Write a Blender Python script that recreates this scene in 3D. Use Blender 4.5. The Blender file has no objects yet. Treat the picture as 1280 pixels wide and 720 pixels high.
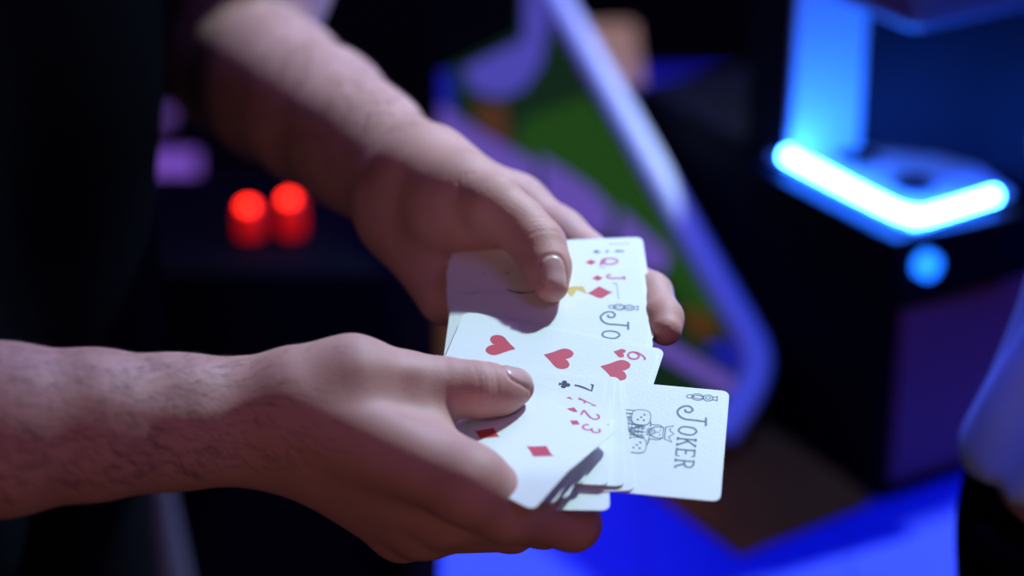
import bpy, bmesh, math, random
import numpy as np
from mathutils import Vector, Matrix
from mathutils.geometry import tessellate_polygon

random.seed(7); rng = np.random.default_rng(7)
scene = bpy.context.scene
COL = scene.collection

# ------------------------------------------------------------------ camera
DIST = 1.057                      # lens to the cards, metres
PITCH = math.radians(25)
FPX = 1280 * 85 / 36              # 85 mm lens on a 36 mm sensor, in pixels of the 1280 frame
UP = np.array([0, math.sin(PITCH), math.cos(PITCH)])
FW = np.array([0, math.cos(PITCH), -math.sin(PITCH)])
RT = np.array([1., 0, 0])
FOCUS = np.array([0, 0, 1.05])
CAM = FOCUS - DIST * FW
cd = bpy.data.cameras.new('camera'); cam = bpy.data.objects.new('camera', cd); COL.objects.link(cam)
cd.lens = 85; cd.sensor_width = 36
cam.location = CAM; cam.rotation_euler = (math.pi / 2 - PITCH, 0, 0)
cd.clip_start = .05
cd.dof.use_dof = True; cd.dof.focus_distance = DIST - .012; cd.dof.aperture_fstop = 2.8
scene.camera = cam

# ------------------------------------------------------------------ world, lamps, exposure
w = bpy.data.worlds.new('world'); scene.world = w; w.use_nodes = True
w.node_tree.nodes['Background'].inputs[0].default_value = (.10, .085, .30, 1)
w.node_tree.nodes['Background'].inputs[1].default_value = .03
vs = scene.view_settings
vs.view_transform = 'Standard'; vs.look = 'None'; vs.gamma = 1; vs.use_curve_mapping = False; vs.exposure = 0


def lamp(name, kind, loc, target, energy, color, size=.1, **kw):
    d = bpy.data.lights.new(name, kind); o = bpy.data.objects.new(name, d); COL.objects.link(o)
    o.location = loc
    o.rotation_euler = (Vector(target) - Vector(loc)).to_track_quat('-Z', 'Y').to_euler()
    d.energy = energy; d.color = color
    if kind == 'AREA': d.size = size
    else: d.shadow_soft_size = size
    for k, v in kw.items(): setattr(d, k, v)
    return o


# ceiling spot over the hands, to the right
lamp('ceiling_spot', 'SPOT', (.84, .92, 2.52), (.18, .25, .97), 238, (.62, .94, .98), .04, spot_size=math.radians(35), spot_blend=.9)
# blue party lamps
lamp('blue_stage_lamp', 'SPOT', (.30, -.10, 2.5), (.21, .48, .7), 95, (.008, .055, 1.0), .05, spot_size=math.radians(27), spot_blend=.3)
lamp('violet_ceiling_panel', 'AREA', (.55, 1.25, 2.4), (0, 0, 1.05), 21, (.30, .20, 1.0), .7)
# dim warm room lamp behind the photographer
lamp('warm_room_lamp', 'AREA', (-.9, -1.7, 2.3), (-.1, 0, 1.0), 3.4, (1.0, .50, .47), .8)

lamp('warm_low_fill', 'AREA', (.55, -1.25, .75), (-.02, 0, 1.0), 1.35, (1.0, .52, .46), .5)  # unseen warm fill, added to lift the back of the near hand
lamp('violet_side_fill', 'AREA', (.75, -.75, 2.3), (.05, 0, 1.05), 2.6, (.32, .20, 1.0), .6)  # unseen violet fill, added to tint the shadows on the cards
# small warm spot further back in the room
lamp('warm_back_spot', 'SPOT', (-.35, 1.5, 2.0), (.08, .86, .85), 34, (1.0, .74, .42), .05, spot_size=math.radians(12), spot_blend=.8)

# ------------------------------------------------------------------ helpers


def ray(px, py): return RT * (px - 640) / FPX - UP * (py - 360) / FPX + FW
def at(px, py, d): return CAM + ray(px, py) * d
def atz(px, py, z):
    r = ray(px, py); return CAM + r * ((z - CAM[2]) / r[2])


# modelling frame of hands and cards: millimetres, x right, y up, z towards the lens, origin on the optical axis at the cards
def mm2w(p):
    p = np.asarray(p, float) / 1000.
    return FOCUS + p[..., 0:1] * RT + p[..., 1:2] * UP - p[..., 2:3] * FW


MMD = DIST * 1000


def H(px, py, z):
    d = MMD - z
    return np.array([(px - 640) / FPX * d, -(py - 360) / FPX * d, z])


# the plane in which the cards are fanned
PO = H(700, 450, 0)
PU = np.array([1., 0, 0]); PN = np.array([0, .724, .69]); PN /= np.linalg.norm(PN); PV = np.cross(PU, PN) * 1.0
if PV[2] < 0: PV = -PV


def HN(px, py, n):
    a = np.array([(px - 640) / FPX, -(py - 360) / FPX, -1.]); b = np.array([0, 0, MMD])
    d = (n - (b - PO) @ PN) / (a @ PN)
    return b + a * d


def plane_ab(px, py, n=0):
    q = HN(px, py, n) - PO
    return q @ PU, q @ PV


MATS = {}


def mat(name, color, rough=.6, metal=0, emit=None, strength=0, noise=0, nscale=30, bump=0, spec=.5, sss=0):
    if name in MATS: return MATS[name]
    m = bpy.data.materials.new(name); m.use_nodes = True; MATS[name] = m
    nt = m.node_tree; b = nt.nodes['Principled BSDF']
    b.inputs['Base Color'].default_value = (*color, 1); b.inputs['Roughness'].default_value = rough
    b.inputs['Metallic'].default_value = metal; b.inputs['Specular IOR Level'].default_value = spec
    if emit:
        b.inputs['Emission Color'].default_value = (*emit, 1); b.inputs['Emission Strength'].default_value = strength
    if noise or bump:
        tc = nt.nodes.new('ShaderNodeTexCoord'); n = nt.nodes.new('ShaderNodeTexNoise')
        n.inputs['Scale'].default_value = nscale; n.inputs['Detail'].default_value = 6
        nt.links.new(tc.outputs['Object'], n.inputs['Vector'])
        if noise:
            mx = nt.nodes.new('ShaderNodeMix'); mx.data_type = 'RGBA'
            mx.inputs[6].default_value = (*[c * (1 - noise) for c in color], 1)
            mx.inputs[7].default_value = (*[min(1, c * (1 + noise)) for c in color], 1)
            nt.links.new(n.outputs[0], mx.inputs[0]); nt.links.new(mx.outputs[2], b.inputs['Base Color'])
        if bump:
            bp = nt.nodes.new('ShaderNodeBump'); bp.inputs['Strength'].default_value = bump; bp.inputs['Distance'].default_value = .002
            nt.links.new(n.outputs[0], bp.inputs['Height']); nt.links.new(bp.outputs[0], b.inputs['Normal'])
    return m


def link(name, me, material=None, parent=None, smooth=False):
    o = bpy.data.objects.new(name, me); COL.objects.link(o)
    if material: me.materials.append(material)
    if parent: o.parent = parent
    if smooth: me.shade_smooth()
    return o


def tag(o, label=None, cat=None, group=None, kind=None):
    for k, v in (('label', label), ('category', cat), ('group', group), ('kind', kind)):
        if v: o[k] = v
    return o


def empty(name, loc, label, cat, group=None):
    o = bpy.data.objects.new(name, None); COL.objects.link(o); o.location = loc
    o.empty_display_size = .02
    return tag(o, label, cat, group)


def pydata(name, verts, faces, material=None, parent=None, smooth=False, origin=None):
    """verts are world coordinates; the object origin is put at the parent (or `origin`)."""
    off = np.array(parent.matrix_world.translation if False else (parent.location if parent and parent.type == 'EMPTY' else (0, 0, 0)), float)
    if parent and parent.parent: off = off * 0 + np.array(parent.parent.location)
    if parent is None and origin is not None: off = np.array(origin, float)
    v = np.asarray(verts, float) - off
    me = bpy.data.meshes.new(name); me.from_pydata(v.tolist(), [], faces); me.update()
    o = link(name, me, material, parent, smooth)
    if parent is None and origin is not None: o.location = origin
    if parent is not None and parent.type != 'EMPTY':
        pass
    return o


def prism(poly, z0, z1):
    """poly: list of world (x, y); vertical prism."""
    n = len(poly)
    v = [(x, y, z0) for x, y in poly] + [(x, y, z1) for x, y in poly]
    f = [tuple(range(n - 1, -1, -1)), tuple(range(n, 2 * n))] + [(i, (i + 1) % n, n + (i + 1) % n, n + i) for i in range(n)]
    return v, f


def slab(pts, nrm, t):
    """a polygon in space given thickness t against nrm."""
    n = len(pts); nrm = np.asarray(nrm, float)
    v = [tuple(p) for p in pts] + [tuple(np.asarray(p) - nrm * t) for p in pts]
    f = [tuple(range(n)), tuple(range(2 * n - 1, n - 1, -1))] + [(i, n + i, n + (i + 1) % n, (i + 1) % n) for i in range(n)]
    return v, f


def bevel(o, width, seg=3):
    m = o.modifiers.new('bevel', 'BEVEL'); m.width = width; m.segments = seg; m.limit_method = 'ANGLE'
    o.data.shade_smooth()
    w_ = o.modifiers.new('wn', 'WEIGHTED_NORMAL'); w_.keep_sharp = True
    return o


def tube(points, radii, seg=12, cap=True):
    pts = [np.asarray(p, float) for p in points]; n = len(pts); v = []; f = []
    ref = np.array([0, 0, 1.])
    for i, p in enumerate(pts):
        t = pts[min(i + 1, n - 1)] - pts[max(i - 1, 0)]; t /= np.linalg.norm(t)
        r_ = ref if abs(t @ ref) < .95 else np.array([1., 0, 0])
        a = np.cross(t, r_); a /= np.linalg.norm(a); b = np.cross(t, a)
        for k in range(seg):
            q = 2 * math.pi * k / seg; v.append(p + radii[i] * (math.cos(q) * a + math.sin(q) * b))
    for i in range(n - 1):
        for k in range(seg):
            f.append((i * seg + k, i * seg + (k + 1) % seg, (i + 1) * seg + (k + 1) % seg, (i + 1) * seg + k))
    if cap: f += [tuple(range(seg)), tuple(range(n * seg - 1, (n - 1) * seg - 1, -1))]
    return v, f


def lathe(profile, center, seg=32):
    v = []; f = []; cx, cy, cz = center
    for r, z in profile:
        for k in range(seg):
            q = 2 * math.pi * k / seg; v.append((cx + r * math.cos(q), cy + r * math.sin(q), cz + z))
    n = len(profile)
    for i in range(n - 1):
        for k in range(seg): f.append((i * seg + k, i * seg + (k + 1) % seg, (i + 1) * seg + (k + 1) % seg, (i + 1) * seg + k))
    f += [tuple(range(seg - 1, -1, -1)), tuple(range((n - 1) * seg, n * seg))]
    return v, f


# ------------------------------------------------------------------ the room
carpet = mat('dark carpet', (.012, .012, .02), .95, noise=.4, nscale=60, bump=.4)
dark_wall = mat('dark painted wall', (.012, .012, .028), .85, noise=.2, nscale=6)
v, f = prism([(-3, -2.6), (3, -2.6), (3, 3.2), (-3, 3.2)], -.05, 0)
tag(pydata('floor', v, f, carpet), 'dark carpeted floor of the dim room', kind='structure')
v, f = prism([(-3, 3.2), (3, 3.2), (3, 3.3), (-3, 3.3)], 0, 3)
tag(pydata('wall_back', v, f, dark_wall), 'dark wall at the back of the room', kind='structure')

# ------------------------------------------------------------------ SDF modelling


class Field:
    def __init__(s, lo, hi, vox):
        s.lo = np.asarray(lo, float); s.v = vox
        s.n = np.ceil((np.asarray(hi, float) - s.lo) / vox).astype(int) + 1
        s.F = np.full(s.n, 1e3, np.float32)

    def box(s, lo, hi):
        a = np.clip(np.floor((lo - s.lo) / s.v).astype(int), 0, s.n - 1)
        b = np.clip(np.ceil((hi - s.lo) / s.v).astype(int) + 1, 0, s.n)
        return a, b

    def grid(s, a, b):
        return [(s.lo[i] + s.v * np.arange(a[i], b[i])).astype(np.float32).reshape([-1 if j == i else 1 for j in range(3)]) for i in range(3)]

    def cone(s, p, r, q, r2, k=6, squash=None, sub=False):
        p = np.asarray(p, float); q = np.asarray(q, float); m = max(r, r2) * 1.6 + k + 4 * s.v
        a, b = s.box(np.minimum(p, q) - m, np.maximum(p, q) + m)
        if (b <= a).any(): return
        X, Y, Z = s.grid(a, b)
        d = q - p; L = max(d @ d, 1e-9)
        x = X - np.float32(p[0]); y = Y - np.float32(p[1]); z = Z - np.float32(p[2])
        t = np.clip((x * np.float32(d[0]) + y * np.float32(d[1]) + z * np.float32(d[2])) / np.float32(L), 0, 1)
        x = x - t * np.float32(d[0]); y = y - t * np.float32(d[1]); z = z - t * np.float32(d[2])
        sc = 1.
        if squash is not None:
            e, fac = squash; e = np.asarray(e, float); e = e / np.linalg.norm(e)
            c = (x * np.float32(e[0]) + y * np.float32(e[1]) + z * np.float32(e[2])) * np.float32(1 / fac - 1)
            x = x + c * np.float32(e[0]); y = y + c * np.float32(e[1]); z = z + c * np.float32(e[2]); sc = min(fac, 1)
        g = (np.sqrt(x * x + y * y + z * z) - (np.float32(r) + t * np.float32(r2 - r))) * np.float32(sc)
        S = s.F[a[0]:b[0], a[1]:b[1], a[2]:b[2]]
        if sub:
            h = np.maximum(k - np.abs(-S - g), 0) / k; S[...] = -(np.minimum(-S, g) - h * h * np.float32(k / 4))
        else:
            h = np.maximum(k - np.abs(S - g), 0) / k; S[...] = np.minimum(S, g) - h * h * np.float32(k / 4)

    def chain(s, nodes, k=6, squash=None):
        for (p, r), (q, r2) in zip(nodes[:-1], nodes[1:]): s.cone(p, r, q, r2, k, squash)

    def cut(s, point, nrm):
        """keep the side where (x-point).nrm < 0"""
        X, Y, Z = s.grid(np.zeros(3, int), s.n)
        g = (X - point[0]) * nrm[0] + (Y - point[1]) * nrm[1] + (Z - point[2]) * nrm[2]
        s.F = np.maximum(s.F, g.astype(np.float32))

    def mesh(s):
        F = s.F; ins = F < 0; n = s.n
        c = np.zeros(n - 1, np.int8)
        for i in (0, 1):
            for j in (0, 1):
                for k in (0, 1): c += ins[i:n[0] - 1 + i, j:n[1] - 1 + j, k:n[2] - 1 + k]
        I, J, K = np.nonzero((c > 0) & (c < 8)); del c
        idm = np.full(n - 1, -1, np.int32); idm[I, J, K] = np.arange(len(I), dtype=np.int32)
        acc = np.zeros((len(I), 3)); cnt = np.zeros(len(I))
        base = np.stack([I, J, K], 1)
        for ax in range(3):
            o1, o2 = [q for q in range(3) if q != ax]
            for u in (0, 1):
                for w_ in (0, 1):
                    A = base.copy(); A[:, o1] += u; A[:, o2] += w_; B = A.copy(); B[:, ax] += 1
                    fa = F[A[:, 0], A[:, 1], A[:, 2]]; fb = F[B[:, 0], B[:, 1], B[:, 2]]
                    m = (fa < 0) != (fb < 0); t = np.zeros(len(fa)); t[m] = fa[m] / (fa[m] - fb[m])
                    P_ = A.astype(float); P_[:, ax] += t
                    acc[m] += P_[m]; cnt[m] += 1
        V = s.lo + s.v * acc / cnt[:, None]
        Q = []
        for ax in range(3):
            o1, o2 = [(1, 2), (2, 0), (0, 1)][ax]
            sl0 = [slice(None)] * 3; sl1 = [slice(None)] * 3
            sl0[ax] = slice(0, n[ax] - 1); sl1[ax] = slice(1, n[ax])
            a = ins[tuple(sl0)]; b = ins[tuple(sl1)]
            E_ = np.stack(np.nonzero(a != b), 1)
            E_ = E_[(E_[:, o1] > 0) & (E_[:, o2] > 0) & (E_[:, o1] < n[o1] - 1) & (E_[:, o2] < n[o2] - 1)]
            flip = a[E_[:, 0], E_[:, 1], E_[:, 2]]
            q = []
            for d1, d2 in ((-1, -1), (0, -1), (0, 0), (-1, 0)):
                G = E_.copy(); G[:, o1] += d1; G[:, o2] += d2; q.append(idm[G[:, 0], G[:, 1], G[:, 2]])
            q = np.stack(q, 1); q[~flip] = q[~flip][:, ::-1]; Q.append(q)
        Q = np.concatenate(Q); Q = Q[(Q >= 0).all(1)]
        return V, Q


def vnormals(V, Q):
    a = V[Q[:, 2]] - V[Q[:, 0]]; b = V[Q[:, 3]] - V[Q[:, 1]]; fn = np.cross(a, b)
    N = np.zeros_like(V)
    for k in range(4): np.add.at(N, Q[:, k], fn)
    return N / np.maximum(np.linalg.norm(N, axis=1, keepdims=True), 1e-9)


def relax(V, Q, it=2, lam=.5):
    for _ in range(it):
        S = np.zeros_like(V); c = np.zeros(len(V))
        for i in range(4):
            for j in ((i + 1) % 4, (i + 3) % 4): np.add.at(S, Q[:, i], V[Q[:, j]]); np.add.at(c, Q[:, i], 1)
        V = V + lam * (S / np.maximum(c, 1)[:, None] - V)
    return V


def seg_dist(V, pts):
    """distance to a polyline"""
    best = np.full(len(V), 1e9)
    for p, q in zip(pts[:-1], pts[1:]):
        d = q - p; t = np.clip(((V - p) @ d) / max(d @ d, 1e-9), 0, 1)
        best = np.minimum(best, np.linalg.norm(V - p - t[:, None] * d, axis=1))
    return best


def vnoise(P_, scale, seed):
    """cheap smooth noise: a few random plane waves"""
    g = np.random.default_rng(seed); out = np.zeros(len(P_))
    for _ in range(10):
        k = g.normal(size=3); k /= np.linalg.norm(k); out += np.sin((P_ @ k) * 2 * math.pi / scale * g.uniform(.6, 1.6) + g.uniform(0, 6.28))
    return out / 4.5


def mesh_np(name, V, Q):
    me = bpy.data.meshes.new(name)
    me.vertices.add(len(V)); me.vertices.foreach_set('co', np.ascontiguousarray(V, np.float32).ravel())
    me.loops.add(Q.size); me.loops.foreach_set('vertex_index', np.ascontiguousarray(Q, np.int32).ravel())
    me.polygons.add(len(Q)); me.polygons.foreach_set('loop_start', np.arange(0, Q.size, 4, dtype=np.int32))
    me.polygons.foreach_set('loop_total', np.full(len(Q), 4, np.int32))
    me.update(calc_edges=True); me.validate(); me.shade_smooth()
    return me


# ------------------------------------------------------------------ materials for skin and cloth


def skin_material():
    m = bpy.data.materials.new('skin'); m.use_nodes = True; nt = m.node_tree; N = nt.nodes; L = nt.links
    b = N['Principled BSDF']; b.inputs['Specular IOR Level'].default_value = .36
    b.inputs['Subsurface Weight'].default_value = .12; b.inputs['Subsurface Radius'].default_value = (1, .35, .2); b.inputs['Subsurface Scale'].default_value = .004
    at_ = N.new('ShaderNodeAttribute'); at_.attribute_name = 'tint'
    sep = N.new('ShaderNodeSeparateColor'); L.new(at_.outputs['Color'], sep.inputs[0])
    tc = N.new('ShaderNodeTexCoord')
    n1 = N.new('ShaderNodeTexNoise'); n1.inputs['Scale'].default_value = 60; n1.inputs['Detail'].default_value = 5
    n2 = N.new('ShaderNodeTexVoronoi'); n2.inputs['Scale'].default_value = 900
    n3 = N.new('ShaderNodeTexNoise'); n3.inputs['Scale'].default_value = 700; n3.inputs['Detail'].default_value = 3
    for n in (n1, n2, n3): L.new(tc.outputs['Object'], n.inputs['Vector'])
    def mix(fac, a, c):
        x = N.new('ShaderNodeMix'); x.data_type = 'RGBA'
        for s_, val in ((0, fac), (6, a), (7, c)):
            if hasattr(val, 'links') or hasattr(val, 'is_linked'): L.new(val, x.inputs[s_])
            else: x.inputs[s_].default_value = val
        return x.outputs[2]
    c = mix(n1.outputs[0], (.50, .235, .20, 1), (.62, .335, .29, 1))
    c = mix(sep.outputs[1], c, (.52, .20, .17, 1))        # redder knuckles and finger tips
    c = mix(sep.outputs[0], c, (.60, .34, .31, 1))        # nails
    c = mix(sep.outputs[2], c, (.10, .05, .04, 1))        # mole
    L.new(c, b.inputs['Base Color'])
    r = N.new('ShaderNodeMix'); r.inputs[2].default_value = .60; r.inputs[3].default_value = .28
    L.new(sep.outputs[0], r.inputs[0]); L.new(r.outputs[0], b.inputs['Roughness'])
    ad = N.new('ShaderNodeMath'); ad.operation = 'ADD'; L.new(n2.outputs[0], ad.inputs[0]); L.new(n3.outputs[0], ad.inputs[1])
    bp = N.new('ShaderNodeBump'); bp.inputs['Distance'].default_value = .00018
    iv = N.new('ShaderNodeMath'); iv.operation = 'MULTIPLY_ADD'; iv.inputs[1].default_value = -.35; iv.inputs[2].default_value = .38
    L.new(sep.outputs[0], iv.inputs[0]); L.new(iv.outputs[0], bp.inputs['Strength'])
    L.new(ad.outputs[0], bp.inputs['Height']); L.new(bp.outputs[0], b.inputs['Normal'])
    return m


skin = skin_material()
black_cloth = mat('black cotton', (.004, .004, .006), .95, bump=.3, nscale=300, spec=0)
trouser_cloth = mat('black trouser cloth', (.005, .005, .007), .95, bump=.3, nscale=200, spec=0)

# ------------------------------------------------------------------ hands (millimetres in the modelling frame)
HDARK = mat('dark body hair', (.035, .022, .018), .6)


def build_right_arm():
    """the near hand: back of the hand to the lens, thumb on top of the cards"""
    fld = Field((-420, -135, -75), (60, 25, 165), 1.0)
    c = fld.cone
    el = H(-330, 545, 95)
    wr = H(322, 528, 44)
    # forearm: radius and ulna masses
    fld.chain([(el, 41), (H(-150, 540, 84), 40), (H(0, 537, 74), 34.5), (H(120, 531, 64), 30), (H(220, 527, 54), 26)], 8)
    c(H(220, 520, 54), 24.5, H(335, 512, 46), 22, 10)
    c(H(200, 536, 50), 24, H(338, 542, 36), 21.5, 10)
    c(wr, 22, H(385, 520, 42), 21, 12)
    # carpus and back of the hand: metacarpals fan out
    mi, mm, mr, mp = HN(584, 607, 18), HN(560, 638, -10), HN(530, 655, -27), HN(502, 661, -42)
    c(H(372, 508, 57), 19, mi, 14.5, 14)
    c(H(370, 522, 49), 19, mm, 14.5, 14)
    c(H(366, 538, 42), 18, mr, 14, 14)
    c(H(362, 552, 34), 17, mp, 13.5, 14)
    # thumb: base mass, metacarpal, phalanges
    tm, ti, tt = HN(508, 482, 23), HN(597, 487, 18.5), HN(646, 483, 14.5)
    c(H(385, 492, 50), 18, H(440, 474, 52), 16, 12)
    c(H(440, 474, 52), 16.5, tm, 13.6, 12)
    c(H(430, 520, 46), 16, HN(530, 528, 12), 9.5, 14)         # web flesh between thumb and index
    c(tm, 13.4, HN(555, 484, 20), 11.6, 6); c(HN(555, 484, 20), 11.6, ti, 11.4, 6)
    c(ti, 11.2, HN(626, 488, 15.5), 9.8, 5); c(HN(626, 488, 15.5), 9.8, tt, 7.6, 5)
    c(HN(514, 536, 13), 10, HN(594, 604, 17), 10, 14)
    # index finger curls under the packet
    pi = HN(716, 654, -16)
    c(mi, 14.2, HN(634, 636, 3), 13, 8); c(HN(634, 636, 3), 13, pi, 11.2, 8)
    c(pi, 11.2, HN(712, 612, -15), 9.6, 5); c(HN(712, 612, -15), 9.6, HN(690, 575, -12), 8, 5)
    # middle, ring, little finger underneath
    pm = HN(680, 652, -30); c(mm, 13.5, pm, 11, 8); c(pm, 11, HN(690, 600, -33), 9.5, 4); c(HN(690, 600, -33), 9.5, HN(672, 560, -22), 8, 4)
    pr = HN(640, 660, -55); c(mr, 13, pr, 10.5, 8); c(pr, 10.5, HN(655, 610, -50), 9, 4); c(HN(655, 610, -50), 9, HN(645, 565, -36), 7.5, 4)
    pp = HN(580, 660, -70); c(mp, 12, pp, 9.5, 8); c(pp, 9.5, HN(605, 620, -64), 8, 4); c(HN(605, 620, -64), 8, HN(605, 585, -52), 7, 4)
    # upper arm towards the shoulder
    c(el, 41, np.array([-430, 20, 140]), 46, 10)
    V, Q = fld.mesh(); V = relax(V, Q, 2, .5)
    info = dict(ti=ti, tt=tt, tm=tm, mi=mi, mm=mm, mr=mr, mp=mp, wr=wr)
    return V, Q, info


def build_left_arm():
    """the far hand: palm up under the cards, thumb across them"""
    fld = Field((-270, -40, -420), (100, 235, 40), 1.1)
    c = fld.cone
    el = H(296, 78, -330)
    wr = H(512, 222, -92)
    fld.chain([(H(335, -190, -340), 47), (H(322, -40, -335), 42), (el, 40)], 16)
    fld.chain([(el, 40), (H(345, 110, -278), 39.5), (H(400, 146, -218), 36.5), (H(458, 184, -156), 30)], 10)
    c(H(448, 174, -165), 27, H(530, 214, -92), 22, 14)
    c(H(440, 204, -165), 24, H(498, 246, -98), 21, 12)
    # palm
    mi, mm, mr, mp = HN(646, 256, -12), HN(652, 300, -26), HN(632, 338, -32), HN(598, 366, -34)
    c(H(540, 222, -88), 20, mi, 13.5, 14)
    c(H(530, 236, -92), 20, mm, 13, 14)
    c(H(518, 252, -96), 20, mr, 13, 14)
    c(H(506, 266, -98), 20, mp, 13, 14)
    c(H(512, 285, -92), 17, HN(556, 372, -26), 13, 14)
    # thumb
    tm, ti, tt = HN(614, 256, 20), HN(673, 306, 14.5), HN(689, 356, 10.5)
    c(H(530, 228, -80), 20, H(575, 240, -62), 17.5, 12); c(H(575, 240, -62), 17.5, tm, 13.4, 12)
    c(H(560, 270, -64), 17, HN(620, 284, 2), 11, 14)
    c(tm, 13.2, HN(648, 280, 17), 11.6, 6); c(HN(648, 280, 17), 11.6, ti, 11.8, 6)
    c(ti, 11.6, HN(684, 334, 12), 10.2, 5); c(HN(684, 334, 12), 10.2, tt, 8.0, 5)
    # index finger round the far end of the cards
    pi = HN(762, 338, -14); di = HN(815, 366, -9)
    c(mi, 13.2, HN(700, 292, -14), 11.2, 8); c(HN(700, 292, -14), 11.2, pi, 10.4, 6)
    c(pi, 10.2, di, 8.8, 5); c(di, 8.8, HN(829, 398, -4), 8.6, 4); c(HN(829, 398, -4), 8.6, HN(832, 412, -2), 7.4, 4)
    # the others hidden below
    p_ = HN(745, 372, -24); c(mm, 12.5, p_, 10, 8); c(p_, 10, HN(775, 400, -18), 9, 4); c(HN(775, 400, -18), 9, HN(780, 425, -11), 7.8, 4)
    p_ = HN(715, 400, -28); c(mr, 12, p_, 9.8, 8); c(p_, 9.8, HN(745, 425, -20), 8.6, 4); c(HN(745, 425, -20), 8.6, HN(748, 446, -11), 7.5, 4)
    p_ = HN(660, 415, -30); c(mp, 11, p_, 9, 8); c(p_, 9, HN(690, 440, -22), 7.8, 4); c(HN(690, 440, -22), 7.8, HN(694, 458, -13), 7, 4)
    V, Q = fld.mesh(); V = relax(V, Q, 2, .5)
    return V, Q, dict(ti=ti, tt=tt, tm=tm, mi=mi, pi=pi, di=di, wr=wr)


def arc_crease(center, axis, nrm, radius, spread=1.1, n=9, bow=0.):
    """polyline hugging a finger: part of a circle round `axis`, centred on direction nrm"""
    axis = axis / np.linalg.norm(axis); nrm = nrm - axis * (nrm @ axis); nrm /= np.linalg.norm(nrm); s = np.cross(axis, nrm)
    return [center + radius * (math.cos(a) * nrm + math.sin(a) * s) + axis * bow * (1 - (a / spread) ** 2) for a in np.linspace(-spread, spread, n)]


def detail(V, Q, creases, bumps, nails, reds, moles=()):
    """fine relief: creases pressed in, tendons and knuckles raised, nails set in"""
    N = vnormals(V, Q); tint = np.zeros((len(V), 4), np.float32); tint[:, 3] = 1
    off = np.zeros(len(V))
    for pts, depth, wid in creases: off -= depth * np.exp(-(seg_dist(V, pts) / wid) ** 2)
    for pts, hgt, wid in bumps: off += hgt * np.exp(-(seg_dist(V, pts) / wid) ** 2)
    for ctr, rad, amt in reds: tint[:, 1] += amt * np.exp(-(np.linalg.norm(V - ctr, axis=1) / rad) ** 2)
    for ctr, rad in moles: tint[:, 2] = np.maximum(tint[:, 2], np.clip(1.5 - np.linalg.norm(V - ctr, axis=1) / rad, 0, 1))
    for ctr, axis, nrm, hl, hw in nails:
        axis = axis / np.linalg.norm(axis); nrm = nrm - axis * (nrm @ axis); nrm /= np.linalg.norm(nrm); s = np.cross(axis, nrm)
        q = V - ctr; a = q @ axis; b = q @ s; h = q @ nrm
        e = (np.abs(a / hl) ** 3 + np.abs(b / hw) ** 3) ** (1 / 3)
        on = (h > 0) & (np.abs(a) < hl * 2) & (np.abs(b) < hw * 2)
        m = np.clip((1.04 - e) / .1, 0, 1) * on
        tint[:, 0] = np.maximum(tint[:, 0], m)
        off += on * (.15 * np.clip((1 - e) / .12, 0, 1) - .75 * np.exp(-((e - 1.07) / .10) ** 2) * (a < hl * .75))
    tint[:, 1] = np.clip(tint[:, 1], 0, 1)
    return V + N * off[:, None], tint


def body_field(C, fx, fy, scale=1., grow=0, parts='all', hem=None, shoulders=True):
    """standing figure in millimetres; C on the floor, (fx, fy) facing; returns a Field"""
    f_ = np.array([fx, fy, 0.]); f_ /= np.linalg.norm(f_); l_ = np.array([-f_[1], f_[0], 0]); u_ = np.array([0, 0, 1.])
    C = np.asarray(C, float)
    P_ = lambda a, b, z: C + f_ * a + l_ * b + u_ * z
    return P_, f_, l_


def build_person(name, C, facing, parts, vox=9.):
    pass


def person_coarse(C, facing, extra=(), vox=9., head=True):
    P_, f_, l_ = body_field(C, *facing)
    fld = Field(C + np.array([-420, -420, -5]), C + np.array([420, 420, 1760]), vox); c = fld.cone
    for s in (-1, 1):
        c(P_(0, s * 88, 900), 82, P_(15, s * 95, 500), 58, 20); c(P_(15, s * 95, 500), 56, P_(-15, s * 98, 90), 38, 15)
        c(P_(-15, s * 98, 70), 36, P_(130, s * 110, 35), 30, 20)
        c(P_(-5, s * 185, 1372), 58, P_(-5, s * 110, 1385), 60, 40)
    for s in (-1, 1):
        c(P_(0, s * 75, 930), 95, P_(5, s * 70, 1080), 92, 40); c(P_(5, s * 70, 1080), 92, P_(5, s * 85, 1280), 105, 40)
    c(P_(0, 0, 1380), 62, P_(15, 0, 1470), 56, 30)
    if head:
        c(P_(20, 0, 1590), 78, P_(35, 0, 1530), 62, 30, squash=(l_, .9)); c(P_(0, 0, 1620), 92, P_(0, 0, 1600), 90, 30, squash=(l_, .84))
        c(P_(100, 0, 1590), 9, P_(115, 0, 1560), 14, 14)
        for s in (-1, 1):
            c(P_(0, s * 80, 1600), 22, P_(-5, s * 82, 1575), 16, 8, squash=(l_, .5))
            c(P_(98, s * 32, 1600), 8, P_(99, s * 32, 1600), 8, 14, sub=True)
        c(P_(100, -22, 1520), 5, P_(100, 22, 1520), 5, 10)
    for a, r, b, r2 in extra: c(a, r, b, r2, 25)
    return fld


# ---------------- person in the black shirt holding the cards
Vr, Qr, ir = build_right_arm()
Vl, Ql, il = build_left_arm()

camN = np.array([0, 0, 1.])
ax_t = ir['tt'] - ir['ti']
ncard = PN
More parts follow.
